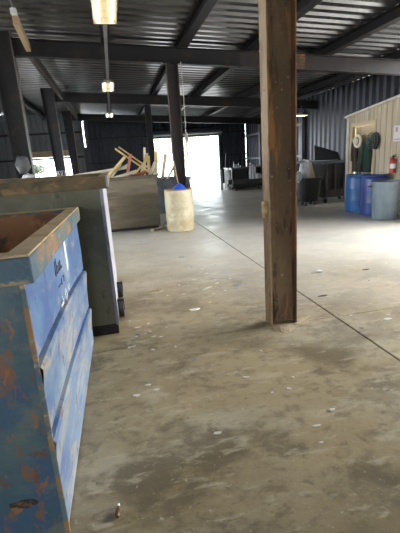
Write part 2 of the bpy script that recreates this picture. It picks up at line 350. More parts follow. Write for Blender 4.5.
# ------------------------------------------------------------------ corrugated walls
def corr(mb, a0, a1, z0, z1, fn, P=.30, d=.04):
    """vertical ribbed sheet; fn(a,depth,z)->xyz"""
    a = math.floor(a0 / P) * P; pts = []
    while a < a1 + P:
        pts += [(a, 0), (a + .16, 0), (a + .19, d), (a + .27, d)]; a += P
    def dep(q):
        for (p0, d0), (p1, d1) in zip(pts, pts[1:]):
            if p0 <= q <= p1: return d0 + (d1 - d0) * (q - p0) / max(1e-6, p1 - p0)
        return 0
    pp = [(a0, dep(a0))] + [p for p in pts if a0 < p[0] < a1] + [(a1, dep(a1))]
    n = len(pp)
    mb.add([fn(p, q, z) for z in (z0, z1) for p, q in pp], [(i, i + 1, n + i + 1, n + i) for i in range(n - 1)])
def sol(o, t=.006):
    m = o.modifiers.new('thickness', 'SOLIDIFY'); m.thickness = t; m.offset = 0; return o
YB = 24.0
mb = MB()
bw = lambda a, d, z: (a, YB + d, z)
for a0, a1, z0, z1 in ((-1.3, .75, 0, 3.915), (.75, 2.35, 0, 3.95), (2.35, 6.3, 2.95, 3.9), (6.3, 8.0, 0, 3.75), (-1.43, -1.36, 0, 3.9), (-1.43, -1.3, 0, 2.55), (-1.43, -1.3, 3.9, 4.3)):
    corr(mb, a0, a1, z0, z1, bw)
struct(sol(mb.build('wall_back', M['wallmetal'])))
mb = MB()
for a0, a1, z0, z1 in ((-7, -1.43, 2.45, 4.4), (-7, -4.25, 0, 2.45), (-4.25, -3.0, 0, .9), (-3.0, -2.72, 0, 2.45), (-2.72, -2.2, 0, .9), (-2.2, -1.43, 0, 2.45)):
    corr(mb, a0, a1, z0, z1, bw)
struct(sol(mb.build('wall_back_aisle', M['wallgrey'])))
for k, (a0, a1) in enumerate(((-4.25, -3.0), (-2.72, -2.2))):
    f = struct(MB().box(a0 - .06, a1 + .06, YB - .06, YB - .01, 2.12, 2.45).build('window_%d' % (k + 1), M['header'], bevel=.005))
    mb = MB()
    mb.box(a0 - .05, a0, YB - .05, YB + .05, .9, 2.12); mb.box(a1, a1 + .05, YB - .05, YB + .05, .9, 2.12); mb.box(a0 - .05, a1 + .05, YB - .05, YB + .05, .85, .9)
    if k: mb.box(a0, a1, YB - .02, YB + .02, 1.5, 1.53); mb.box((a0 + a1) / 2 - .015, (a0 + a1) / 2 + .015, YB - .02, YB + .02, .9, 2.12)
    else: mb.box(a0, a1, YB - .02, YB + .02, 1.66, 1.69)
    mb.build('window_frame', M['paleedge'], f)
mb = MB()
for z in (1.6, 2.9):
    mb.box(-1.25, 2.3, YB - .08, YB - .01, z, z + .08); mb.box(6.35, 8.0, YB - .08, YB - .01, z, z + .08)
    mb.box(-7, -1.45, YB - .08, YB - .065, z + .4, z + .5)
struct(mb.build('trim_2', M['steel']))
mb = MB(); mb.box(2.22, 2.35, YB - .12, YB + .08, 0, 2.95); mb.box(6.3, 6.43, YB - .12, YB + .08, 0, 2.95); mb.box(2.22, 6.43, YB - .12, YB + .08, 2.95, 3.05)
struct(mb.build('door_1', M['steel']))
# rolled-up shutter
t = thing('roller_shutter', 'dark rolled-up shutter coiled above the bright open doorway', 'shutter', (4.3, 23.6, 2.85))
mb = MB().lathe([(.20, 2.3), (.20, 6.4)], 24, (0, 23.62, 3.08), 'x'); mb.build('coil', M['wallmetal'], t, smooth=True)
for xb in (2.24, 6.4): MB().box(xb, xb + .06, 23.42, 23.995, 2.84, 3.34).build('bracket', M['steel'], t)
MB().box(2.35, 6.36, 23.80, 23.83, 2.76, 3.08).build('bottom_bar', M['wallgrey'], t)
# right wall
mb = MB(); corr(mb, 10.1, 24.0, 0, 3.63, lambda a, d, z: (8.0 + d, a, z), P=.34, d=.05)
struct(sol(mb.build('wall_right', M['wallmetal'])))
mb = MB()
for z in (1.3, 2.6): mb.box(7.92, 7.985, 16.2, 24, z, z + .1)
for yy in (16.2, 18.2, 21.2): mb.box(7.85, 7.985, yy, yy + .12, 0, 3.1)
struct(mb.build('trim_3', M['wallgrey']))
# unseen left wall (side aisle), opened midway to light the shed face
mb = MB(); corr(mb, -7.3, 4.0, 0, 4.4, lambda a, d, z: (-6.9 - d, a, z)); corr(mb, 4.0, 13.0, 3.9, 4.4, lambda a, d, z: (-6.9 - d, a, z)); corr(mb, 13.0, 24.0, 0, 4.4, lambda a, d, z: (-6.9 - d, a, z))
struct(sol(mb.build('wall_left_unseen', M['wallgrey'])))
mb = MB(); corr(mb, -6.9, -5.4, 0, 4.5, lambda a, d, z: (a, -7.3 - d, z)); corr(mb, -5.4, -1.5, 3.3, 4.5, lambda a, d, z: (a, -7.3 - d, z)); corr(mb, -1.5, 8.0, 0, 4.5, lambda a, d, z: (a, -7.3 - d, z))
struct(sol(mb.build('wall_front_unseen', M['wallmetal'])))  # unseen, added behind the camera to darken the foreground; gap admits some light
mb = MB(); corr(mb, -7.3, 1.6, 0, 3.62, lambda a, d, z: (8.0 + d, a, z))
struct(sol(mb.build('wall_right_front_unseen', M['wallmetal'])))  # unseen, added to narrow the right opening and darken the near floor

# ------------------------------------------------------------------ plywood shed
XS = 6.15; YS0, YS1 = 6.5, 10.02
def shed_z(y): return 2.29 + (10.02 - y) * .103
DY0, DY1, DZ = 8.90, 9.74, 2.04
mb = MB()
def wallpiece(y0, y1, z0):
    mb.add([(XS, y0, z0), (XS, y1, z0), (XS, y1, shed_z(y1)), (XS, y0, shed_z(y0)), (XS + .04, y0, z0), (XS + .04, y1, z0), (XS + .04, y1, shed_z(y1)), (XS + .04, y0, shed_z(y0))],
           [(0, 1, 2, 3), (4, 5, 6, 7), (0, 1, 5, 4), (1, 2, 6, 5), (2, 3, 7, 6), (3, 0, 4, 7)])
y = YS0; groove = []
random.seed(3)
cuts = [YS0]
while y < YS1 - .06:
    y = min(y + random.choice((.10, .14, .20, .20)), YS1); cuts.append(y)
cuts[-1] = YS1
allc = sorted(set(cuts + [DY0, DY1])); 
for a, b in zip(allc, allc[1:]):
    if b - a < .02: continue
    e = .008
    wallpiece(a + e, b - e, DZ if DY0 - .001 <= a < DY1 - .001 else 0)
struct(mb.build('wall_partition', M['plywood']))
mb = MB()
mb.add([(XS + .012, YS0, 0), (XS + .012, DY0, 0), (XS + .012, DY0, shed_z(DY0)), (XS + .012, YS0, shed_z(YS0))], [(0, 1, 2, 3)])
mb.add([(XS + .012, DY1, 0), (XS + .012, YS1, 0), (XS + .012, YS1, shed_z(YS1)), (XS + .012, DY1, shed_z(DY1))], [(0, 1, 2, 3)])
mb.add([(XS + .012, DY0, DZ), (XS + .012, DY1, DZ), (XS + .012, DY1, shed_z(DY1)), (XS + .012, DY0, shed_z(DY0))], [(0, 1, 2, 3)])
struct(sol(mb.build('trim_4', M['groove']), .006))
mb = MB(); mb.box(XS, 8.0, 9.96, 10.02, 0, 2.28); mb.box(XS + .04, 8.0, YS0, YS0 + .05, 0, 2.7)
struct(mb.build('wall_partition_return', M['plywood']))
mb = MB()
mb.add([(XS - .06, YS0 - .05, shed_z(YS0 - .05)), (8.0, YS0 - .05, shed_z(YS0 - .05)), (8.0, YS1 + .06, shed_z(YS1 + .06)), (XS - .06, YS1 + .06, shed_z(YS1 + .06))] +
       [(XS - .06, YS0 - .05, shed_z(YS0 - .05) + .05), (8.0, YS0 - .05, shed_z(YS0 - .05) + .05), (8.0, YS1 + .06, shed_z(YS1 + .06) + .05), (XS - .06, YS1 + .06, shed_z(YS1 + .06) + .05)],
       [(0, 1, 2, 3), (4, 5, 6, 7), (0, 1, 5, 4), (1, 2, 6, 5), (2, 3, 7, 6), (3, 0, 4, 7)])
struct(mb.build('ceiling_partition', M['whitetrim']))
mb = MB(); mb.box(XS - .03, XS - .002, 9.92, 10.04, 0, 2.28); mb.box(XS - .03, XS + .02, 10.02, 10.04, 0, 2.28)
struct(mb.build('trim_5', M['whitetrim']))
mb = MB(); mb.box(XS - .025, XS + .05, DY0 - .09, DY0, 0, DZ + .09); mb.box(XS - .025, XS + .05, DY1, DY1 + .09, 0, DZ + .09); mb.box(XS - .025, XS + .05, DY0, DY1, DZ, DZ + .09)
struct(mb.build('trim_6', M['ytrim'], bevel=.004))
mb = MB().box(XS + .06, XS + .10, DY0 + .005, DY1 - .005, .01, DZ - .005)
dr = struct(mb.build('door_2', M['ytrim'], bevel=.003))
MB().lathe([(0, XS + .01), (.022, XS + .012), (.028, XS + .03), (.012, XS + .045), (.012, XS + .06)], 12, (0, DY0 + .07, .98), 'x').build('door_handle', M['pvc'], dr, smooth=True)

# things hanging on the shed
def coat(name, lab, yc, ztop, zbot, w, mat, xo, seed):
    t = thing(name, lab, 'coat', (XS + xo, yc, ztop))
    rng = random.Random(seed); rings = []
    K = 10
    for k in range(K + 1):
        f = k / K; z = ztop - (ztop - zbot) * f
        ww = w * (.35 + .65 * min(1, f * 4)) * (1 + .12 * f); dd = .045 + .02 * f
        ring = []
        for i in range(20):
            a = 2 * PI * i / 20; rp = 1 + .13 * math.sin(5 * a + seed) * min(1, f * 2)
            ring.append((XS + xo + dd * math.cos(a) * rp, yc + ww / 2 * math.sin(a) * rp, z - .01 * math.cos(3 * a) * f))
        rings.append(ring)
    MB().rings(rings).build('coat_body', mat, t, smooth=True)
    sl = MB().tube([(XS + xo - .03, yc - w * .42, ztop - .10), (XS + xo - .045, yc - w * .55, ztop - .35), (XS + xo - .05, yc - w * .52, ztop - .62)], [w * .18, w * .2, w * .16])
    sl.build('sleeve', mat, t, smooth=True)
    sl = MB().tube([(XS + xo - .03, yc + w * .42, ztop - .10), (XS + xo - .045, yc + w * .55, ztop - .35), (XS + xo - .05, yc + w * .50, ztop - .60)], [w * .18, w * .2, w * .16])
    sl.build('sleeve', mat, t, smooth=True)
    MB().tube([(XS + xo, yc, ztop - .02), (XS + xo, yc, ztop + .03), (XS + .06, yc, ztop + .05)], .008).build('hook', M['pvc'], t)
coat('hanging_coat', 'long dark green coat hanging on the right side of the yellow door', 9.06, 1.74, .93, .27, M['greencloth'], -.025, 1)
coat('hanging_coat', 'long brown coat hanging on the left side of the yellow door', 9.60, 1.80, .93, .16, M['browncloth'], -.02, 4)
coat('hanging_coat', 'dark olive coat hanging lowest between the green and brown coats', 9.36, 1.40, .93, .12, M['coatolive'], -.02, 2)
t = thing('sun_hat', 'round pale straw hat hanging between the coats on the yellow door', 'hat', (XS - .03, 9.36, 1.69))
MB().lathe([(.165, .0), (.16, -.01), (.10, -.02), (.085, -.075), (.055, -.10), (0, -.105)], 28, (XS - .125, 9.36, 1.68), 'x').build('crown', M['hat'], t, smooth=True)
MB().lathe([(.094, -.028), (.100, -.028), (.094, -.045), (.088, -.045)], 28, (XS - .125, 9.36, 1.68), 'x', False, False).build('band', M['browncloth'], t)
MB().tube([(XS + .06, 9.36, 1.86), (XS - .13, 9.36, 1.86), (XS - .135, 9.36, 1.83)], .006).build('hook', M['pvc'], t)

# wall fan
yf, zf = 8.78, 1.66
t = thing('wall_fan', 'dark round caged fan mounted on the plywood wall beside the door', 'fan', (XS - .1, yf, zf))
mb = MB()
for k in range(18):
    a = 2 * PI * k / 18
    pts = []
    for r, h in ((.03, -.19), (.12, -.185), (.19, -.15), (.20, -.12), (.19, -.09), (.10, -.06), (.03, -.06)):
        pts.append((XS + h, yf + r * math.cos(a), zf + r * math.sin(a)))
    mb.tube(pts, .0028, 5)
for r, h in ((.20, -.12), (.12, -.185), (.16, -.17)):
    mb.tube([(XS + h, yf + r * math.cos(2 * PI * k / 32), zf + r * math.sin(2 * PI * k / 32)) for k in range(33)], .004, 6)
mb.build('cage', M['fanwire'], t, smooth=True)
for k in range(3):
    a0 = 2 * PI * k / 3; mb = MB(); vs = []
    for i in range(5):
        r = .03 + .035 * i
        for s in (-.5, .5):
            vs.append((XS - .12 + s * .05, yf + r * math.cos(a0 + s * (1.3 - .08 * i)), zf + r * math.sin(a0 + s * (1.3 - .08 * i))))
    mb.add(vs, [(2 * i, 2 * i + 1, 2 * i + 3, 2 * i + 2) for i in range(4)])
    sol(mb.build('blade', M['fanmetal'], t), .004)
MB().lathe([(0, -.16), (.035, -.155), (.045, -.13), (.045, -.05), (.06, -.04), (.06, -.0)], 20, (XS, yf, zf), 'x').build('motor', M['fanmetal'], t, smooth=True)
MB().lathe([(.0, -.052), (.185, -.052), (.19, -.045), (.0, -.045)], 28, (XS, yf, zf), 'x', False, False).build('back_plate', M['fanmetal'], t)
MB().box(XS - .025, XS, yf - .05, yf + .05, zf - .20, zf - .04).build('mount', M['fanmetal'], t, bevel=.004)
MB().tube([(XS - .012, yf, zf - .2), (XS - .012, yf - .01, zf - .6), (XS - .012, yf, zf - .95)], .007).build('cord', M['fanwire'], t)
# fire extinguisher
ye, ze = 8.04, .93
t = thing('fire_extinguisher', 'red fire extinguisher hung on the plywood wall', 'fire extinguisher', (XS - .08, ye, ze))
xe = XS - .085
MB().lathe([(.05, ze), (.064, ze + .01), (.066, ze + .03), (.066, ze + .25), (.055, ze + .29), (.025, ze + .315), (.022, ze + .335)], 24, (xe, ye, 0)).build('cylinder', M['red'], t, smooth=True)
MB().lathe([(.0672, ze + .10), (.0672, ze + .2)], 24, (xe, ye, 0), cap0=False, cap1=False).build('label_band', M['paper'], t, smooth=True)['label'] = 'pale label around the cylinder'
mb = MB().lathe([(.022, ze + .335), (.025, ze + .36), (.018, ze + .375)], 12, (xe, ye, 0)); mb.bar((xe, ye + .02, ze + .37), (xe, ye - .09, ze + .40), .018, .008); mb.bar((xe, ye + .02, ze + .36), (xe, ye - .08, ze + .35), .016, .006)
mb.build('valve', M['black'], t)
MB().tube([(xe, ye + .02, ze + .355), (xe - .01, ye + .08, ze + .33), (xe - .01, ye + .095, ze + .22), (xe - .01, ye + .085, ze + .08)], [.009, .009, .009, .014]).build('hose', M['black'], t, smooth=True)
mb = MB().box(xe + .06, XS, ye - .03, ye + .03, ze + .08, ze + .3); mb.build('wall_bracket', M['pvc'], t)
# notice
t = thing('paper_notice', 'white and pink paper notice pinned high on the plywood wall', 'notice', (XS - .006, 8.08, 1.6))
MB().box(XS - .006, XS, 7.93, 8.18, 1.60, 1.93).build('sheet', M['paper'], t)
for b in ((8.05, 8.13, 1.80, 1.90), (7.96, 8.15, 1.63, 1.655)): MB().box(XS - .008, XS - .0058, *b).build('printing', M['pink'], t)

# ------------------------------------------------------------------ ceiling lights + conduit
def lamp(name, lab, x0, y0, z, L, axis, tubem):
    t = thing(name, lab, 'ceiling light', (x0, y0, z), group='two-tube fluorescent lights')
    def T(u, v, w): return (x0 + u, y0 + v, z + w) if axis == 'y' else (x0 + v, y0 + u, z + w)
    poly = [(-.155, .005), (-.15, 0), (-.05, .06), (.05, .06), (.15, 0), (.155, .005), (.06, .085), (-.06, .085)]
    MB().prism(poly, lambda u, w, tt: T(u, tt, w), 0, L).build('reflector', M['lampwhite'], t)
    for e in (0, L - .02): MB().prism([(-.15, -.01), (.15, -.01), (.15, .02), (.06, .085), (-.06, .085), (-.15, .02)], lambda u, w, tt: T(u, tt, w), e, e + .02).build('end_cap', M['lampwhite'], t)
    for u in (-.085, .085):
        mb = MB(); mb.tube([T(u, .03, .02), T(u, L - .03, .02)], .019, 10)
        o = mb.build('tube', tubem, t, smooth=True)
    for e in (.2, L - .2): MB().tube([T(0, e, .085), T(0, e, .36)], .006, 6).build('hanger', M['pvc'], t)
lamp('tube_light', 'bright two-tube ceiling light nearest, at the top of the view', .13, 4.97, 3.36, 1.25, 'y', M['tube'])
lamp('tube_light', 'two-tube ceiling light second in the row going back', .13, 10.75, 3.44, 1.25, 'y', M['tube'])
lamp('tube_light', 'two-tube ceiling light farthest back in the row', .13, 16.8, 3.42, 1.25, 'y', M['tube'])
lamp('tube_light', 'lone tube light hanging in the dark bay before the plywood shed', 6.45, 15.0, 2.84, 1.0, 'x', M['tube2'])
mb = MB()
for a, b in ((6.25, 10.7), (12.05, 16.75)): mb.box(.11, .165, a, b, 3.49, 3.535)
tag(mb.build('light_channel', M['pvc']), 'thin metal channel linking the ceiling lights in a row', 'conduit')
# pole and hanging rope beside the middle column
t = thing('hanging_rope', 'thin rope hanging beside the dark column behind the cream barrel', 'rope', (1.66, 9.05, .95))
MB().tube([(1.655, 9.06, 3.50), (1.66, 9.05, 2.6), (1.655, 9.05, 2.0), (1.66, 9.05, 1.0)], .011, 7).build('strand', M['rope'], t)
MB().lathe([(0, 1.86), (.03, 1.88), (.045, 1.95), (.03, 2.05), (0, 2.09)], 10, (1.665, 9.05, 0)).build('knot', M['rope'], t, smooth=True)

# ------------------------------------------------------------------ blue dumpster (nearest, left)
t = thing('blue_dumpster', 'battered blue steel dumpster standing nearest at the left edge', 'dumpster', (-1.2, 2.4, 0))
X1 = -.360; Y0, Y1 = 1.445, 3.38; XW = -2.25; ZT = 1.21
def z1(y): return .79 - .14 * (max(0, (y - Y0)) / 2) ** 1.7
def z2(y): return .47 - .155 * (max(0, (y - Y0)) / 2) ** 1.6
ny = 28; ys = [Y0 + (Y1 - Y0) * i / ny for i in range(ny + 1)]
def strip(rows, mat, name, par):
    mb = MB(); n = len(rows[0])
    vs = [(p[0] + (p[1] - Y0) * .013, p[1], p[2]) for r in rows for p in r]
    mb.add(vs, [(k * n + i, k * n + i + 1, (k + 1) * n + i + 1, (k + 1) * n + i) for k in range(len(rows) - 1) for i in range(n - 1)])
    o = mb.build(name, mat, par, smooth=True); return o
side = strip([[(X1, y, 1.15) for y in ys], [(X1, y, 1.0) for y in ys], [(X1 + .003, y, (z1(y) + 1) / 2) for y in ys], [(X1, y, z1(y) + .02) for y in ys], [(X1 - .012, y, z1(y) + .012) for y in ys], [(X1 - .012, y, z1(y) + .002) for y in ys]], M['blue'], 'side_panel', t)
rb = strip([[(X1 - .012, y, z1(y) + .004) for y in ys], [(X1 + .014, y, z1(y)) for y in ys], [(X1 + .022, y, z1(y) - .012) for y in ys], [(X1 + .018, y, z1(y) - .05) for y in ys], [(X1 + .006, y, (z1(y) + z2(y)) / 2) for y in ys], [(X1, y, z2(y) + .02) for y in ys], [(X1 - .012, y, z2(y) + .012) for y in ys], [(X1 - .012, y, z2(y) + .002) for y in ys]], M['bluelow'], 'stiffener_panel', t)
rb2 = strip([[(X1 - .012, y, z2(y) + .004) for y in ys], [(X1 + .012, y, z2(y)) for y in ys], [(X1 + .02, y, z2(y) - .012) for y in ys], [(X1 + .015, y, z2(y) - .05) for y in ys], [(X1 + .003, y, z2(y) * .5) for y in ys], [(X1, y, .015) for y in ys], [(X1 - .012, y, .012) for y in ys]], M['bluelow'], 'stiffener_panel', t)
fp = MB()
# front panel with a shallow pressed field
fp.box(XW, X1 - .002, Y0, Y0 + .035, .015, 1.15)
fpo = fp.build('front_panel', M['teal'], t, bevel=.008)
mb = MB().box(X1 - .008, X1 + .012, Y0 - .003, Y0 + .008, .015, 1.12)
mb.build('corner_edge', M['lip'], t, bevel=.003)['label'] = 'rust-worn corner edge'
MB().box(XW, X1 - .04, Y1 - .035, Y1, .015, 1.15).build('back_panel', M['teal'], t)
MB().box(XW, XW + .035, Y0 + .036, Y1 - .036, .015, 1.15).build('side_panel', M['teal'], t)
mb = MB()
a, b, c, d = XW + .05, X1 - .05, Y0 + .05, Y1 - .05
mb.add([(a, c, .06), (b, c, .06), (b, d, .06), (a, d, .06), (a, c, 1.16), (b, c, 1.16), (b, d, 1.16), (a, d, 1.16)], [(0, 1, 2, 3), (0, 1, 5, 4), (1, 2, 6, 5), (2, 3, 7, 6), (3, 0, 4, 7)])
sol(mb.build('inner_lining', M['rust'], t), .01)['label'] = 'rust-brown inside walls'
def ring(x0, x1, y0, y1, wx, wy, z0, z1, tilt=0.):
    mb = MB(); tz = lambda p: (p[1] - y0) * tilt; o = [(x0, y0), (x1, y0), (x1, y1), (x0, y1)]; i = [(x0 + wx, y0 + wy), (x1 - wx, y0 + wy), (x1 - wx, y1 - wy), (x0 + wx, y1 - wy)]
    vs = [(*p, z + tz(p)) for z in (z0, z1) for p in o + i]; fs = []
    for k in range(4):
        j = (k + 1) % 4
        fs += [(k, j, 8 + j, 8 + k), (4 + k, 4 + j, 12 + j, 12 + k), (8 + k, 8 + j, 12 + j, 12 + k), (k, j, 4 + j, 4 + k)]
    return mb.add(vs, fs)
rim = ring(XW - .04, -.305, 1.40, 3.43, .08, .075, 1.125, 1.222, -.02).build('rim', M['lip'], t, bevel=.008)
ring(XW - .036, -.309, 1.404, 3.426, .083, .078, 1.2205, 1.230, -.02).build('rim_cap', M['liptop'], rim, bevel=.003)['label'] = 'tan worn top edge'
# handwriting, sticker, scratches on the side
def stroke(mb, pts, r, x):
    for p, q in zip(pts, pts[1:]):
        d = Vector((0, q[0] - p[0], q[1] - p[1])); L = d.length
        if L < 1e-5: continue
        nn = Vector((0, -d.z, d.y)) / L * r
        P_, Q_ = Vector((x, p[0], p[1])), Vector((x, q[0], q[1]))
        mb.add([P_ - nn, P_ + nn, Q_ + nn, Q_ - nn, P_ - nn - Vector((.003, 0, 0)), P_ + nn - Vector((.003, 0, 0)), Q_ + nn - Vector((.003, 0, 0)), Q_ - nn - Vector((.003, 0, 0))],
               [(0, 1, 2, 3), (0, 1, 5, 4), (1, 2, 6, 5), (2, 3, 7, 6), (3, 0, 4, 7)])
xs_ = X1 + .0165
mb = MB()
def W(y, z): return (y, z)
for pts in ([(2.10, 1.045), (2.09, .965)], [(2.14, 1.05), (2.135, .97), (2.18, .97), (2.185, 1.0), (2.14, 1.005)], [(2.23, 1.01), (2.228, .965), (2.27, .965), (2.275, 1.01)], [(2.31, .96), (2.33, .965)],
            [(2.12, .90), (2.2, .895)], [(2.24, .915), (2.235, .88)], [(2.30, .91), (2.34, .905), (2.32, .875)]):
    mb = MB(); stroke(mb, pts, .0035, xs_); mb.build('handwriting', M['ink'], side)
mb = MB().box(X1 + .010, xs_ + .0005, 2.50, 2.585, .885, 1.075); mb.build('sticker', M['chalk'], side)['label'] = 'white strip sticker'
mb = MB()
for pts in ([(2.1, .80), (2.2, .79), (2.17, .83)], [(2.28, .8), (2.32, .83), (2.36, .78), (2.3, .77)], [(2.42, .82), (2.45, .78), (2.5, .81)]): 
    mb = MB(); stroke(mb, pts, .007, xs_); mb.build('scratch_mark', M['chalk'], side)
# torn rusty hole on the front
mb = MB(); pts = []
rng = random.Random(5)
for i in range(18):
    a = 2 * PI * i / 18; r = (1 + .3 * rng.uniform(-1, 1))
    pts.append((-.50 + .048 * r * math.cos(a), .205 + .017 * r * math.sin(a) - .006 * math.cos(a)))
mb.prism(pts, lambda u, w, tt: (u, tt, w), Y0 - .004, Y0 + .001)
mb.build('rusted_gouge', M['gouge'], fpo)['label'] = 'torn dark rusty gouge'

# ------------------------------------------------------------------ grey-olive dumpster behind it
t = thing('olive_dumpster', 'olive grey steel dumpster with rusty lip behind the blue one', 'dumpster', (-1.1, 4.4, 0))
gx0, gx1, gy0, gy1 = -2.3, -.105, 3.50, 5.25
fpo = MB().box(gx0, gx1, gy0, gy0 + .03, .10, 1.34).build('front_panel', M['olive'], t, bevel=.004)
mb = MB().box(gx1 - .028, gx1, gy0 + .03, gy1 - .03, .10, 1.34); mb.build('side_panel', M['paleedge'], t)['label'] = 'side made pale for the light it reflects'  # side colour lightened for the light it reflects
MB().box(gx0, gx0 + .03, gy0 + .03, gy1 - .03, .10, 1.34).build('side_panel', M['olive'], t)
MB().box(gx0, gx1, gy1 - .03, gy1, .10, 1.34).build('back_panel', M['olive'], t)
MB().box(gx1 - .022, gx1 + .006, gy0 - .005, gy0 + .008, .09, 1.33).build('corner_edge', M['paleedge'], t, bevel=.002)
mb = MB().box(gx0 + .03, gx1 - .03, gy0 + .03, gy1 - .03, .1, .13); mb.build('bottom', M['rust'], t)
MB().box(gx0 + .02, gx1 - .005, gy0 + .008, gy0 + .1, 0, .10).build('skid', M['black'], t, bevel=.004)
MB().box(gx0 + .02, gx1 - .02, gy1 - .1, gy1 - .02, 0, .10).build('skid', M['black'], t, bevel=.004)
r_ = ring(gx0 - .04, -.052, gy0 - .045, gy1 + .045, .08, .08, 1.315, 1.415).build('rim', M['olive_lip'], t, bevel=.006)
mb = MB().box(-.068, -.047, gy0 - .05, gy0 - .02, 1.33, 1.42); mb.build('rim_end', M['paleedge'], r_, bevel=.004)['label'] = 'bare pale corner of the lip'
for yy, z in ((3.93, .105), (4.55, .105)):
    w = MB().lathe([(.03, -.105), (.085, -.10), (.088, -.085), (.088, -.065), (.085, -.05), (.03, -.045)], 20, (0, yy, z - .015), 'x').build('wheel', M['black'], t, smooth=True)
    MB().box(-.115, -.04, yy - .02, yy + .02, z - .03, z + .08).build('wheel_fork', M['steel'], w)

# ------------------------------------------------------------------ brown dumpster
t = thing('brown_dumpster', 'long brown dumpster heaped with scrap lumber behind the olive one', 'dumpster', (-.2, 10.2, 0))
bx0, bx1, by0, by1 = -1.45, .96, 9.35, 11.2
MB().box(bx0, bx1, by0, by0 + .03, .07, 1.16).build('front_panel', M['brown'], t, bevel=.004)
mb = MB()
for z in (.42, .80): mb.box(bx0, bx1, by0 - .012, by0, z, z + .035)
mb.build('stiffener', M['brown'], t, bevel=.004)
MB().box(bx0, bx1, by1 - .03, by1, .07, 1.16).build('back_panel', M['brown'], t)
MB().box(bx0, bx0 + .03, by0 + .03, by1 - .03, .07, 1.16).build('side_panel', M['brown'], t)
MB().box(bx1 - .03, bx1, by0 + .03, by1 - .03, .07, 1.16).build('side_panel', M['brown'], t)
MB().box(bx0 + .03, bx1 - .03, by0 + .03, by1 - .03, .07, .10).build('bottom', M['rust'], t)
ring(bx0 - .03, bx1 + .03, by0 - .03, by1 + .03, .07, .07, 1.15, 1.23).build('rim', M['brown_lip'], t, bevel=.005)
MB().box(bx0 + .05, bx1 - .05, by0 + .05, by0 + .15, 0, .07).build('skid', M['black'], t)
MB().box(bx0 + .05, bx1 - .05, by1 - .15, by1 - .05, 0, .07).build('skid', M['black'], t)
MB().box(bx1 - .06, bx1 + .06, by0 - .02, by0 + .08, 1.20, 1.27).build('corner_cap', M['lumber_pale'], t, bevel=.01)

# scrap in it: every board its own thing
boards = [
 # p, q, w, h, mat, label
 ((.12, 10.0, 1.86), (1.02, 10.3, 1.16), .10, .03, 'lumber', 'long yellow board slanting down right across the scrap heap, front one'),
 ((.21, 10.12, 1.90), (1.06, 10.5, 1.24), .08, .03, 'lumber', 'yellow board lying just behind the long slanting yellow board'),
 ((-.18, 9.9, 1.18), (.32, 10.0, 1.66), .10, .03, 'lumber', 'yellow board leaning up right to cross the long slanting board'),
 ((-.40, 10.0, 1.20), (.42, 10.05, 1.50), .07, .025, 'lumber_pale', 'pale narrow board rising low from the left of the scrap heap'),
 ((.30, 9.85, 1.15), (.46, 9.95, 1.72), .07, .03, 'orange', 'faded red board standing in the scrap heap'),
 ((.42, 9.75, 1.20), (.78, 9.80, 1.30), .09, .04, 'orange', 'short faded red board lying low in the scrap heap'),
 ((.0, 9.7, 1.20), (.55, 9.75, 1.33), .09, .03, 'lumber_pale', 'pale board lying almost flat at the front of the scrap heap'),
 ((-.05, 10.2, 1.2), (.22, 10.3, 1.52), .06, .025, 'lumber_pale', 'short pale stick behind the crossing yellow boards'),
 ((.62, 10.0, 1.15), (.86, 10.1, 1.72), .06, .03, 'lumber', 'yellow board end sticking up left of the slim column'),
 ((.75, 10.1, 1.15), (.82, 10.2, 1.86), .05, .025, 'lumber_pale', 'pale upright stick tallest beside the slim column'),
 ((.80, 9.9, 1.10), (1.03, 10.0, 1.50), .09, .03, 'lumber_pale', 'pale board end propped on the right rim of the brown dumpster'),
 ((.50, 10.72, 1.2), (.93, 10.8, 1.60), .07, .03, 'lumber', 'yellow board slanting up right behind the pale board end'),
 ((-1.42, 11.16, 1.25), (.42, 10.6, 1.42), .12, .03, 'lumber_pale', 'long pale plank laid along the back of the brown dumpster'),
]
for p, q, w, h, m_, lab in boards:
    tag(MB().bar(p, q, w, h, .4).build('scrap_board', M[m_], bevel=.003), lab, 'board', 'scrap boards heaped in the brown dumpster')
# boards fanning out of the bin behind
t = thing('blue_grey_dumpster', 'blue grey dumpster half hidden between brown dumpster and cream barrel', 'dumpster', (1.9, 12.3, 0))
qx0, qx1, qy0, qy1 = .9, 2.15, 11.6, 13.0
MB().box(qx0, qx1, qy0, qy0 + .03, .06, .98).build('front_panel', M['bluegrey'], t)
MB().box(qx0, qx1, qy1 - .03, qy1, .06, .98).build('back_panel', M['bluegrey'], t)
MB().box(qx0, qx0 + .03, qy0 + .03, qy1 - .03, .06, .98).build('side_panel', M['bluegrey'], t)
MB().box(qx1 - .03, qx1, qy0 + .03, qy1 - .03, .06, .98).build('side_panel', M['bluegrey'], t)
MB().box(qx0 + .03, qx1 - .03, qy0 + .03, qy1 - .03, .06, .09).build('bottom', M['bluegrey'], t)
ring(qx0 - .03, qx1 + .03, qy0 - .03, qy1 + .03, .06, .06, .96, 1.03).build('rim', M['bluegrey'], t, bevel=.005)
for sx in (qx0 + .05, qx1 - .13): MB().box(sx, sx + .08, qy0 + .05, qy1 - .05, 0, .06).build('skid', M['black'], t)
for p, q, m_, lab in (((1.15, 12.2, .5), (1.32, 12.3, 1.80), 'lumber', 'yellow board leaning upright before the bright doorway, left one'),
                      ((1.30, 12.1, .5), (1.58, 12.2, 1.72), 'lumber_pale', 'pale board leaning before the bright doorway, middle one'),
                      ((1.35, 12.4, .6), (1.95, 12.5, 1.50), 'lumber_pale', 'pale board slanting low right before the bright doorway'),
                      ((1.05, 12.5, .5), (1.10, 12.6, 1.7), 'lumber', 'yellow board standing beside the slim column in front of the doorway')):
    tag(MB().bar(p, q, .09, .03, .3).build('scrap_board', M[m_], bevel=.003), lab, 'board', 'scrap boards in the blue grey dumpster')
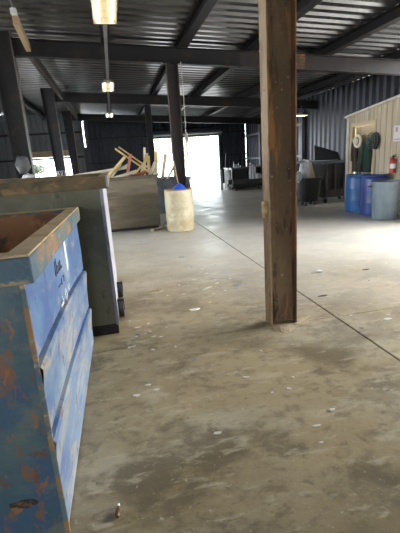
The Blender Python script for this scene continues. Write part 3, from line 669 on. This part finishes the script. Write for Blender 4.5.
# wire basket, standing on the brown dumpster's rear edge
t = thing('wire_cage', 'tall pale wire cage standing in the left end of the brown dumpster', 'cage', (-1.14, 9.82, .1))
mb = MB()
for z in (.11, .5, .9, 1.22, 1.33, 1.44):
    mb.tube([(-1.3, 9.7, z), (-.98, 9.7, z), (-.98, 9.95, z), (-1.3, 9.95, z), (-1.3, 9.7, z)], .007, 6)
for x in (-1.3, -1.22, -1.14, -1.06, -.98):
    for yy in (9.7, 9.95): mb.tube([(x, yy, .102), (x, yy, 1.44)], .006, 6)
mb.build('wire_frame', M['paleedge'], t)

# plank on the floor and rubbish between
tag(MB().bar((.72, 8.95, .03), (1.0, 9.22, .03), .09, .045).build('floor_plank', M['lumber_pale'], bevel=.004), 'short pale plank lying on the floor left of the cream barrel', 'plank')
rng = random.Random(12)
mb = MB(); mb.lathe([(.0, .0), (.07, .0), (.09, .05), (.06, .11), (0, .13)], 10, (1.12, 9.5, 0)); tag(mb.build('white_rubbish_bag', M['whitebag'], smooth=True), 'small crumpled white bag on the floor behind the cream barrel', 'bag')

# ------------------------------------------------------------------ cream barrel
t = thing('plastic_barrel', 'dirty cream plastic barrel standing in front of the dark column', 'barrel', (1.345, 8.78, 0))
MB().lathe([(.27, 0), (.295, .012), (.303, .05), (.308, .25), (.312, .27), (.308, .29), (.310, .58), (.315, .60), (.310, .62), (.306, .84), (.300, .885)], 40, (1.345, 8.78, 0), cap1=False).build('shell', M['cream'], t, smooth=True)
MB().lathe([(.300, .882), (.306, .886), (.306, .905), (.296, .91), (.275, .90), (.272, .80), (.0, .78)], 40, (1.345, 8.78, 0), cap0=False, cap1=False).build('rim', M['creamrim'], t, smooth=True)
# blue bag on the barrel
mb = MB(); rings = []
rng = random.Random(4)
for k in range(9):
    f = k / 8; z = .80 + .23 * f; r0 = .125 * math.sin(PI * (.18 + .80 * f)) + .01
    rings.append([(1.36 + r0 * 1.1 * (1 + .22 * noise.noise(Vector((3 * math.cos(a), 3 * math.sin(a), 6 * f)))) * math.cos(a), 8.67 + r0 * (1 + .22 * noise.noise(Vector((3 * math.cos(a) + 5, 3 * math.sin(a), 6 * f)))) * math.sin(a), z) for a in [2 * PI * i / 18 for i in range(18)]])
mb.rings(rings); tag(mb.build('plastic_bag', M['bluebag'], smooth=True), 'crumpled bright blue bag on top of the cream barrel', 'bag')
tag(MB().tube([(1.42, 8.90, .80), (1.36, 8.93, 1.15), (1.335, 9.0, 1.50)], .014, 8).build('wooden_stick', M['stick'], smooth=True), 'thin wooden stick leaning out of the cream barrel', 'stick')

# ------------------------------------------------------------------ right side drums and can
def drum(lab, x, y, mat):
    t = thing('plastic_drum', lab, 'drum', (x, y, 0), group='blue plastic drums')
    MB().lathe([(.255, 0), (.275, .012), (.283, .04), (.29, .12), (.29, .28), (.294, .30), (.29, .32), (.291, .56), (.295, .58), (.291, .60), (.289, .80), (.280, .855), (.262, .875)], 36, (x, y, 0)).build('shell', mat, t, smooth=True)
    MB().lathe([(.262, .873), (.283, .875), (.285, .90), (.262, .902), (.258, .882), (0, .88)], 36, (x, y, 0), cap0=False, cap1=False).build('top_ring', mat, t, smooth=True)
    mb = MB().lathe([(.03, .88), (.03, .898), (0, .898)], 12, (x - .15, y, 0), cap1=False); mb.build('bung', M['handle'], t)
drum('light blue plastic drum by the yellow door, left of the two', 5.82, 8.95, M['drumblue'])
drum('violet blue plastic drum directly behind the grey trash can', 5.84, 8.33, M['drumnavy'])
cx, cy = 5.66, 7.68
t = thing('trash_can', 'grey round plastic trash can in front of the blue drums', 'trash can', (cx, cy, 0))
MB().lathe([(.235, 0), (.25, .01), (.254, .03), (.285, .66), (.292, .665), (.293, .70), (.30, .72), (.302, .775), (.308, .78), (.308, .80), (.296, .803), (.290, .78), (.275, .5), (.245, .03), (0, .03)], 40, (cx, cy, 0), cap1=False).build('shell', M['cangrey'], t, smooth=True)
for s in (0, 1):
    a0 = 2.75 + PI * s; pts = []
    for k in range(9):
        a = a0 - .26 + .52 * k / 8; rr = .295 + .06 * math.sin(PI * k / 8)
        pts.append((cx + rr * math.cos(a), cy + rr * math.sin(a), .715 - .03 * math.sin(PI * k / 8)))
    MB().tube(pts, .016, 8).build('handle', M['handle'], t, smooth=True)

# ------------------------------------------------------------------ wheeled carts
def rrect(x0, x1, y0, y1, r, n=4):
    pts = []
    for cx_, cy_, a0 in ((x1 - r, y0 + r, -PI / 2), (x1 - r, y1 - r, 0), (x0 + r, y1 - r, PI / 2), (x0 + r, y0 + r, PI)):
        for k in range(n + 1): pts.append((cx_ + r * math.cos(a0 + PI / 2 * k / n), cy_ + r * math.sin(a0 + PI / 2 * k / n)))
    return pts
def cart(name, lab, x0, x1, y0, y1, zb, zt, mb_, mr_, wheels=.08, taper=.08, cat='cart'):
    t = thing(name, lab, cat, ((x0 + x1) / 2, (y0 + y1) / 2, 0))
    o = [(f, z) for f, z in ((taper, zb), (taper * .9, zb + .03), (0, zt))]
    rg = [[(px, py, z) for px, py in rrect(x0 + f, x1 - f, y0 + f, y1 - f, .09)] for f, z in o]
    inn = [[(px, py, z) for px, py in rrect(x0 + f + .03, x1 - f - .03, y0 + f + .03, y1 - f - .03, .07)] for f, z in ((0, zt), (taper, zb + .06))]
    MB().rings(rg + inn).build('body', mb_, t, smooth=True)
    a = rrect(x0 - .035, x1 + .035, y0 - .035, y1 + .035, .10); b = rrect(x0 + .01, x1 - .01, y0 + .01, y1 - .01, .08)
    n = len(a); vs = [(*p, z) for z in (zt - .06, zt + .01) for p in a] + [(*p, z) for z in (zt - .06, zt + .01) for p in b]; fs = []
    for i in range(n):
        j = (i + 1) % n; fs += [(i, j, n + j, n + i), (2 * n + i, 2 * n + j, 3 * n + j, 3 * n + i), (n + i, n + j, 3 * n + j, 3 * n + i), (i, j, 2 * n + j, 2 * n + i)]
    MB().add(vs, fs).build('rim', mr_, t, smooth=True)
    for wx in (x0 + .16, x1 - .16):
        for wy in (y0 + .16, y1 - .16):
            w = MB().lathe([(.02, -.025), (wheels * .95, -.025), (wheels, -.015), (wheels, .015), (wheels * .95, .025), (.02, .025)], 16, (wx, wy, wheels), 'x').build('wheel', M['black'], t, smooth=True)
            MB().box(wx - .04, wx + .04, wy - .03, wy + .03, wheels * 1.5, zb + .03).build('caster_fork', M['pvc'], w)
    return t
t = cart('wheeled_cart', 'large dark wheeled waste cart with black lid thrown open beside the shed', 5.87, 7.05, 10.75, 11.75, .17, 1.20, M['cart'], M['cartrim'])
mb = MB().box(5.66, 6.30, 10.72, 10.745, .25, .28)
mb = MB()
for x in (5.95, 6.22, 6.5): mb.box(x, x + .05, 10.735, 10.80, .4, 1.13)
mb.build('front_rib', M['cart'], t, bevel=.01)
mb = MB()
A = Vector((6.12, 11.72, 1.23)); B = Vector((7.0, 11.72, 1.20))
mb.add([A, B, B + Vector((-.05, .12, .24)), A + Vector((.08, .20, .46)), A + Vector((0, .04, 0)), B + Vector((0, .04, 0)), B + Vector((-.05, .16, .24)), A + Vector((.08, .24, .46))],
       [(0, 1, 2, 3), (4, 5, 6, 7), (0, 1, 5, 4), (1, 2, 6, 5), (2, 3, 7, 6), (3, 0, 4, 7)])
ld = mb.build('lid', M['lid'], t, bevel=.01)
MB().tube([(6.1, 11.74, 1.22), (6.9, 11.74, 1.20)], .02, 8).build('hinge_rod', M['pvc'], ld)
t = cart('wheeled_bin', 'small black wheeled bin left of the large dark waste cart', 5.16, 5.74, 10.56, 11.10, .12, .78, M['binblack'], M['binblack'], .055, .05, 'bin')
t = cart('grey_cart', 'grey waste cart behind the small black bin', 5.55, 6.55, 12.2, 13.0, .15, 1.22, M['cartrim'], M['paleedge'])
# rubbish in the small bin
def lump(name, lab, c, r, mat, seed, cat, group=None, sq=(1, 1, 1), nz=.3):
    rings = []; K = 9
    for k in range(K + 1):
        th = PI * (k + .35) / (K + .7); ring_ = []
        for i in range(16):
            a = 2 * PI * i / 16; d = Vector((math.sin(th) * math.cos(a), math.sin(th) * math.sin(a), -math.cos(th)))
            q = 1 + nz * noise.noise(d * 2.2 + Vector((seed * 3.7, seed, 0)))
            ring_.append((c[0] + d.x * r * q * sq[0], c[1] + d.y * r * q * sq[1], c[2] + d.z * r * q * sq[2]))
        rings.append(ring_)
    return tag(MB().rings(rings).build(name, mat, smooth=True), lab, cat, group)
lump('rubbish_bag', 'white plastic rubbish bag bulging out of the small black bin', (5.30, 10.80, .98), .17, M['whitebag'], 3, 'bag', sq=(.9, .8, 1.6))
lump('rubbish_bag', 'small white bag drooping over the left edge of the black bin', (5.05, 10.62, .84), .10, M['whitebag'], 6, 'bag', sq=(.8, .8, 1.6))
tag(MB().box(-.13, .13, -.006, .006, -.27, .27, Matrix.Translation((5.53, 10.92, .93)) @ Matrix.Rotation(-.22, 4, 'Y') @ Matrix.Rotation(-.15, 4, 'X')).build('cardboard_sheet', M['cardboard']), 'pale cardboard sheet standing in the small black bin', 'cardboard')
tag(MB().box(-.10, .10, -.006, .006, -.28, .25, Matrix.Translation((5.40, 11.0, 1.05)) @ Matrix.Rotation(.25, 4, 'Y')).build('foam_sheet', M['white']), 'white foam sheet standing behind the bag in the black bin', 'foam sheet')

# ------------------------------------------------------------------ far group by the doorway
t = thing('far_dumpster', 'dark dumpster by the back wall right of the bright doorway', 'dumpster', (6.2, 19.4, 0))
fx0, fx1, fy0, fy1 = 5.55, 7.0, 18.9, 20.2
MB().box(fx0, fx1, fy0, fy0 + .03, .05, .95).build('front_panel', M['binblack'], t)
MB().box(fx0, fx1, fy1 - .03, fy1, .05, .95).build('back_panel', M['cart'], t)
MB().box(fx0, fx0 + .03, fy0 + .03, fy1 - .03, .05, .95).build('side_panel', M['cart'], t)
MB().box(fx1 - .03, fx1, fy0 + .03, fy1 - .03, .05, .95).build('side_panel', M['cart'], t)
MB().box(fx0 + .03, fx1 - .03, fy0 + .03, fy1 - .03, .05, .7).build('bottom', M['cart'], t)
ring(fx0 - .03, fx1 + .03, fy0 - .03, fy1 + .03, .07, .07, .93, 1.0).build('rim', M['cartrim'], t)
for sx in (fx0 + .05, fx1 - .13): MB().box(sx, sx + .08, fy0 + .05, fy1 - .05, 0, .05).build('skid', M['black'], t)
t = thing('flat_trailer', 'low dark flat cart in front of the far dumpster', 'cart', (6.0, 17.9, 0))
MB().box(5.2, 6.9, 17.7, 18.5, .16, .28).build('deck', M['steel'], t, bevel=.01)
MB().box(5.24, 6.86, 17.72, 17.75, .28, .48).build('side_board', M['cart'], t)
MB().box(5.24, 6.86, 18.45, 18.48, .28, .48).build('side_board', M['cart'], t)
for wx in (5.4, 6.65):
    for wy in (17.82, 18.36): MB().lathe([(.03, -.03), (.085, -.03), (.09, 0), (.085, .03), (.03, .03)], 16, (wx, wy, .09), 'x').build('wheel', M['black'], t, smooth=True)
t = thing('white_barrel', 'tall white barrel at the left end of the far dumpster', 'barrel', (5.33, 18.8, 0))
MB().lathe([(.15, 0), (.165, .02), (.165, .45), (.168, .47), (.165, .49), (.165, .88), (.15, .92), (0, .93)], 24, (5.33, 18.8, 0), cap1=False).build('shell', M['white'], t, smooth=True)
MB().lathe([(.05, .92), (.05, 1.0), (.03, 1.02), (0, 1.02)], 12, (5.33, 18.8, 0), cap1=False).build('cap', M['white'], t, smooth=True)
tag(MB().box(5.0, 5.1, 18.95, 19.05, 0, .95).build('grey_post', M['pvc'], bevel=.01), 'grey post standing left of the tall white barrel', 'post')
tag(MB().tube([(5.3, 19.15, 0), (5.3, 19.14, 1.0), (5.36, 19.12, 1.7)], .016, 8).build('thin_pole', M['paleedge']), 'thin pale pole standing behind the tall white barrel', 'pole')
for k, (x, z, h, r, lab) in enumerate(((5.72, .72, .58, .05, 'white bottle leaning at the left of the far dumpster top'), (5.88, .72, .42, .06, 'white jug in the middle of the far dumpster top'),
                                   (6.02, .72, .50, .045, 'slim white bottle in the far dumpster, second from right'), (6.15, .72, .38, .05, 'short white jug rightmost on the far dumpster'))):
    tt = thing('white_bottle', lab, 'bottle', (x, 19.1 + .1 * k, .7), group='white containers on the far dumpster')
    MB().lathe([(r * .9, .7), (r, .72), (r, .7 + h * .65), (r * .5, .7 + h * .82), (r * .4, .7 + h), (0, .7 + h)], 14, (x, 19.1 + .1 * k, 0), cap1=False).build('bottle_body', M['white'], tt, smooth=True)
    MB().lathe([(r * .5, .7 + h - .03), (r * .5, .72 + h), (0, .72 + h)], 12, (x, 19.1 + .1 * k, 0)).build('cap', M['paleedge'], tt)
for k, lab in enumerate(('white plank leaning on the far dumpster, left and tallest of three', 'white plank leaning on the far dumpster, middle of three', 'white plank leaning on the far dumpster, right and lowest of three')):
    tag(MB().bar((6.26 + .12 * k, 18.30, .285), (6.46 + .12 * k, 18.86, 1.18 - .10 * k), .09, .03).build('white_plank', M['white']), lab, 'plank', 'white planks leaning on the far dumpster')
lump('grey_sack', 'round grey sack on the right end of the low flat cart', (6.60, 18.1, .50), .2, M['whitebag'], 9, 'sack', sq=(1, .8, .95))

# ------------------------------------------------------------------ side aisle rubbish on the left
t = thing('pallet_stack', 'stack of grey weathered pallets at the far left beyond the column', 'pallets', (-4.6, 19.5, 0))
for k in range(8):
    mb = MB(); z = .02 + .15 * k; dx = rng.uniform(-.06, .06)
    for i in range(5): mb.box(-5.3 + dx, -4.1 + dx, 19.0 + .22 * i, 19.12 + .22 * i, z + .1, z + .125)
    for x in (-5.28, -4.75, -4.2): mb.box(x + dx, x + .08 + dx, 19.0, 20.0, z, z + .1)
    mb.build('pallet', M['lumber_pale'] if k % 3 else M['olive'], t)
lump('grey_sack', 'grey cloth sack hanging on the nearest left column', (-1.78, 8.98, 1.62), .15, M['cartrim'], 2, 'sack', sq=(1, .75, 1.15))
lump('rubbish_bag', 'pale crumpled bag below the grey sack on the left column', (-1.70, 8.95, 1.35), .10, M['whitebag'], 5, 'bag', sq=(1.3, .8, .9))
tag(MB().box(-2.12, -1.5, 8.75, 9.07, 0, 1.235).build('supply_crate', M['cart'], bevel=.01), 'dark crate behind the olive dumpster under the hanging sack', 'crate')
def bush(name, lab, c, r, mat, n, seed, cat, leaf=.06, sq=(1, 1, 1)):
    rg = random.Random(seed); t = thing(name, lab, cat, (c[0], c[1], -.13))
    mb = MB()
    for _ in range(n):
        while True:
            p = Vector((rg.uniform(-1, 1), rg.uniform(-1, 1), rg.uniform(-1, 1)))
            if p.length < 1: break
        p = Vector((c[0] + p.x * r * sq[0], c[1] + p.y * r * sq[1], c[2] + p.z * r * sq[2]))
        d = Vector((rg.gauss(0, 1), rg.gauss(0, 1), rg.gauss(0, 1))).normalized(); e = d.orthogonal().normalized()
        L = leaf * rg.uniform(.7, 1.4)
        mb.add([p - d * L, p + e * L * .45, p + d * L, p - e * L * .45], [(0, 1, 2, 3)])
    mb.build('foliage', mat, t)
    mb = MB()
    for k in range(5):
        a = k * 1.3; mb.tube([(c[0], c[1], -.13), (c[0] + .1 * math.cos(a) * r, c[1] + .1 * math.sin(a) * r, c[2] * .5), (c[0] + .6 * math.cos(a) * r, c[1] + .6 * math.sin(a) * r, c[2] + .3 * r)], [.05, .035, .015], 6)
    mb.build('stem', M['stick'], t)
bush('garden_bush', 'grey green bush outside the opening between the left columns', (-4.35, 25.4, 1.55), .5, M['leaf'], 1500, 1, 'bush', .05, (1.2, .8, .6))
bush('pale_tree', 'pale sunlit tree outside the bright doorway', (7.6, 40, 3.2), 2.2, M['pale_tree'], 2600, 2, 'tree', .16)
bush('pale_tree', 'pale low tree far outside at the left of the bright doorway', (4.6, 44, 2.2), 1.8, M['pale_tree'], 2000, 3, 'tree', .16)
t = thing('yard_fence', 'pale fence across the yard outside the bright doorway', 'fence', (6, 36, -.14))
for k in range(13):
    MB().box(.4 + k * 1.0, .5 + k * 1.0, 36, 36.1, -.14, 1.15).build('post', M['white'], t)
mb = MB(); mb.box(.4, 12.6, 35.96, 36, .95, 1.08); mb.box(.4, 12.6, 35.96, 36, .45, .55)
mb.build('rail', M['white'], t)

# ------------------------------------------------------------------ litter on the floor
def chip(x, y, w, h, mat, seed, lab, name='paper_scrap', cat='litter', group='pale chips of litter on the concrete', th=.006, rz=0):
    rg = random.Random(seed); n = rg.randint(5, 8); pts = []
    for i in range(n):
        a = 2 * PI * i / n + rg.uniform(-.2, .2); q = rg.uniform(.7, 1.15)
        u, v = w / 2 * q * math.cos(a), h / 2 * q * math.sin(a)
        pts.append((u * math.cos(rz) - v * math.sin(rz), u * math.sin(rz) + v * math.cos(rz)))
    tl = rg.uniform(0, .4) * th
    o = MB().prism(pts, lambda u, v, z: (x + u, y + v, z), 0.0, th).build(name, mat)
    tag(o, lab, cat, group); return o
G2 = 'larger scraps lying on the concrete'
chip(.655, 3.83, .13, .05, M['litter'], 1, 'pale torn paper scrap on open floor left of the rusty column', group=G2, rz=.1, th=.012)
chip(2.45, 4.55, .085, .085, M['white'], 2, 'round white scrap on the floor right of the rusty column', group=G2, th=.02)
chip(2.27, 2.95, .10, .05, M['litter'], 3, 'white paper scrap on the floor past the joint lines at right', group=G2)
chip(1.12, 1.9, .035, .02, M['litter'], 4, 'tiny white scrap alone on the bare floor in the right foreground', group=G2, th=.01)
chip(1.33, 4.45, .13, .06, M['litterblue'], 5, 'blue grey rag scrap on the floor just left of the rusty column', group=G2)
chip(.93, 6.2, .12, .08, M['litterblue'], 6, 'grey scrap on the floor in line with the cream barrel', group=G2)
chip(.30, 4.6, .30, .09, M['dirt'], 7, 'long flat patch of dry dirt beside the olive dumpster', name='dirt_patch', group=G2, th=.004)
chip(1.58, 4.10, .10, .05, M['litterdark'], 8, 'dark flat scrap on the floor just behind the rusty column', group=G2)
chip(2.05, 3.72, .12, .03, M['litterdark'], 9, 'dark sliver on the floor right of the rusty column', group=G2)
chip(3.02, 4.4, .11, .04, M['litterdark'], 10, 'dark sliver farther right on the bright floor', group=G2)
chip(2.18, 2.62, .07, .02, M['litterdark'], 19, 'dark scrap at the right edge near the joint line', group=G2)
chip(-.02, 2.42, .05, .03, M['litter'], 11, 'pale chip on the floor nearest the blue dumpster side', group=G2)
chip(.12, 2.45, .045, .02, M['litter'], 12, 'pale sliver right of the chip beside the blue dumpster', group=G2)
rg = random.Random(21)
LAB = 'tiny pale chip of debris scattered on the concrete floor'
spots = []
for _ in range(26): spots.append((rg.gauss(.85, .28), rg.gauss(4.75, .45)))
for _ in range(16): spots.append((rg.gauss(.14, .11), rg.gauss(3.3, .25)))
for _ in range(10): spots.append((rg.uniform(.0, 1.1), rg.uniform(1.6, 2.8)))
for _ in range(8): spots.append((rg.uniform(1.9, 3.6), rg.uniform(2.4, 4.6)))
for _ in range(6): spots.append((rg.uniform(-.1, .8), rg.uniform(7.4, 9.1)))
for i, (x, y) in enumerate(spots):
    if math.hypot(x - 1.36, y - 3.265) < .3 or (x < -.02 and y > 3.3): continue
    chip(x, y, rg.uniform(.016, .06) * (1.4 if i < 26 else 1), rg.uniform(.012, .035), M['litter' if rg.random() < .75 else 'litterblue'], 100 + i, LAB, rz=rg.uniform(-.5, .5), th=.004, name='debris_chip')
# brown bottle in the foreground
t = thing('glass_bottle', 'tiny brown glass bottle lying on the floor by the blue dumpster corner', 'bottle', (-.152, 1.50, 0))
mb = MB(); R_ = []
for r, h in ((.009, 0), (.0105, .004), (.0105, .034), (.0055, .046), (.0055, .056)):
    R_.append([(-.155 + r * math.cos(2 * PI * i / 14) + .1 * h, 1.475 + h, .0105 + r * math.sin(2 * PI * i / 14)) for i in range(14)])
mb.rings(R_); mb.build('bottle_body', M['amber'], t, smooth=True)
mb = MB(); R_ = []
for r, h in ((.007, .054), (.007, .066)):
    R_.append([(-.155 + r * math.cos(2 * PI * i / 12) + .1 * h, 1.475 + h, .0105 + r * math.sin(2 * PI * i / 12)) for i in range(12)])
mb.rings(R_); mb.build('cap', M['chalk'], t, smooth=True)

# ------------------------------------------------------------------ sky
w = bpy.data.worlds.new('sky'); S.world = w; w.use_nodes = True
bg = w.node_tree.nodes['Background']; bg.inputs[0].default_value = (.86, .93, 1.0, 1); bg.inputs[1].default_value = 4.0
sun = bpy.data.lights.new('bright_overcast_sun', 'SUN'); sun.energy = 8.5; sun.angle = math.radians(70); sun.color = (1, .98, .94)
so = bpy.data.objects.new('bright_overcast_sun', sun); COL.objects.link(so); so.rotation_euler = Vector((1, -.22, .60)).to_track_quat('Z', 'Y').to_euler(); so.location = (20, -9, 12)
S.view_settings.view_transform = 'Standard'; S.view_settings.look = 'None'; S.view_settings.gamma = 1; S.view_settings.use_curve_mapping = False
S.view_settings.exposure = 1.78
S.cycles.use_denoising = True
S.cycles.max_bounces = 10; S.cycles.diffuse_bounces = 6
S.cycles.sample_clamp_indirect = 8
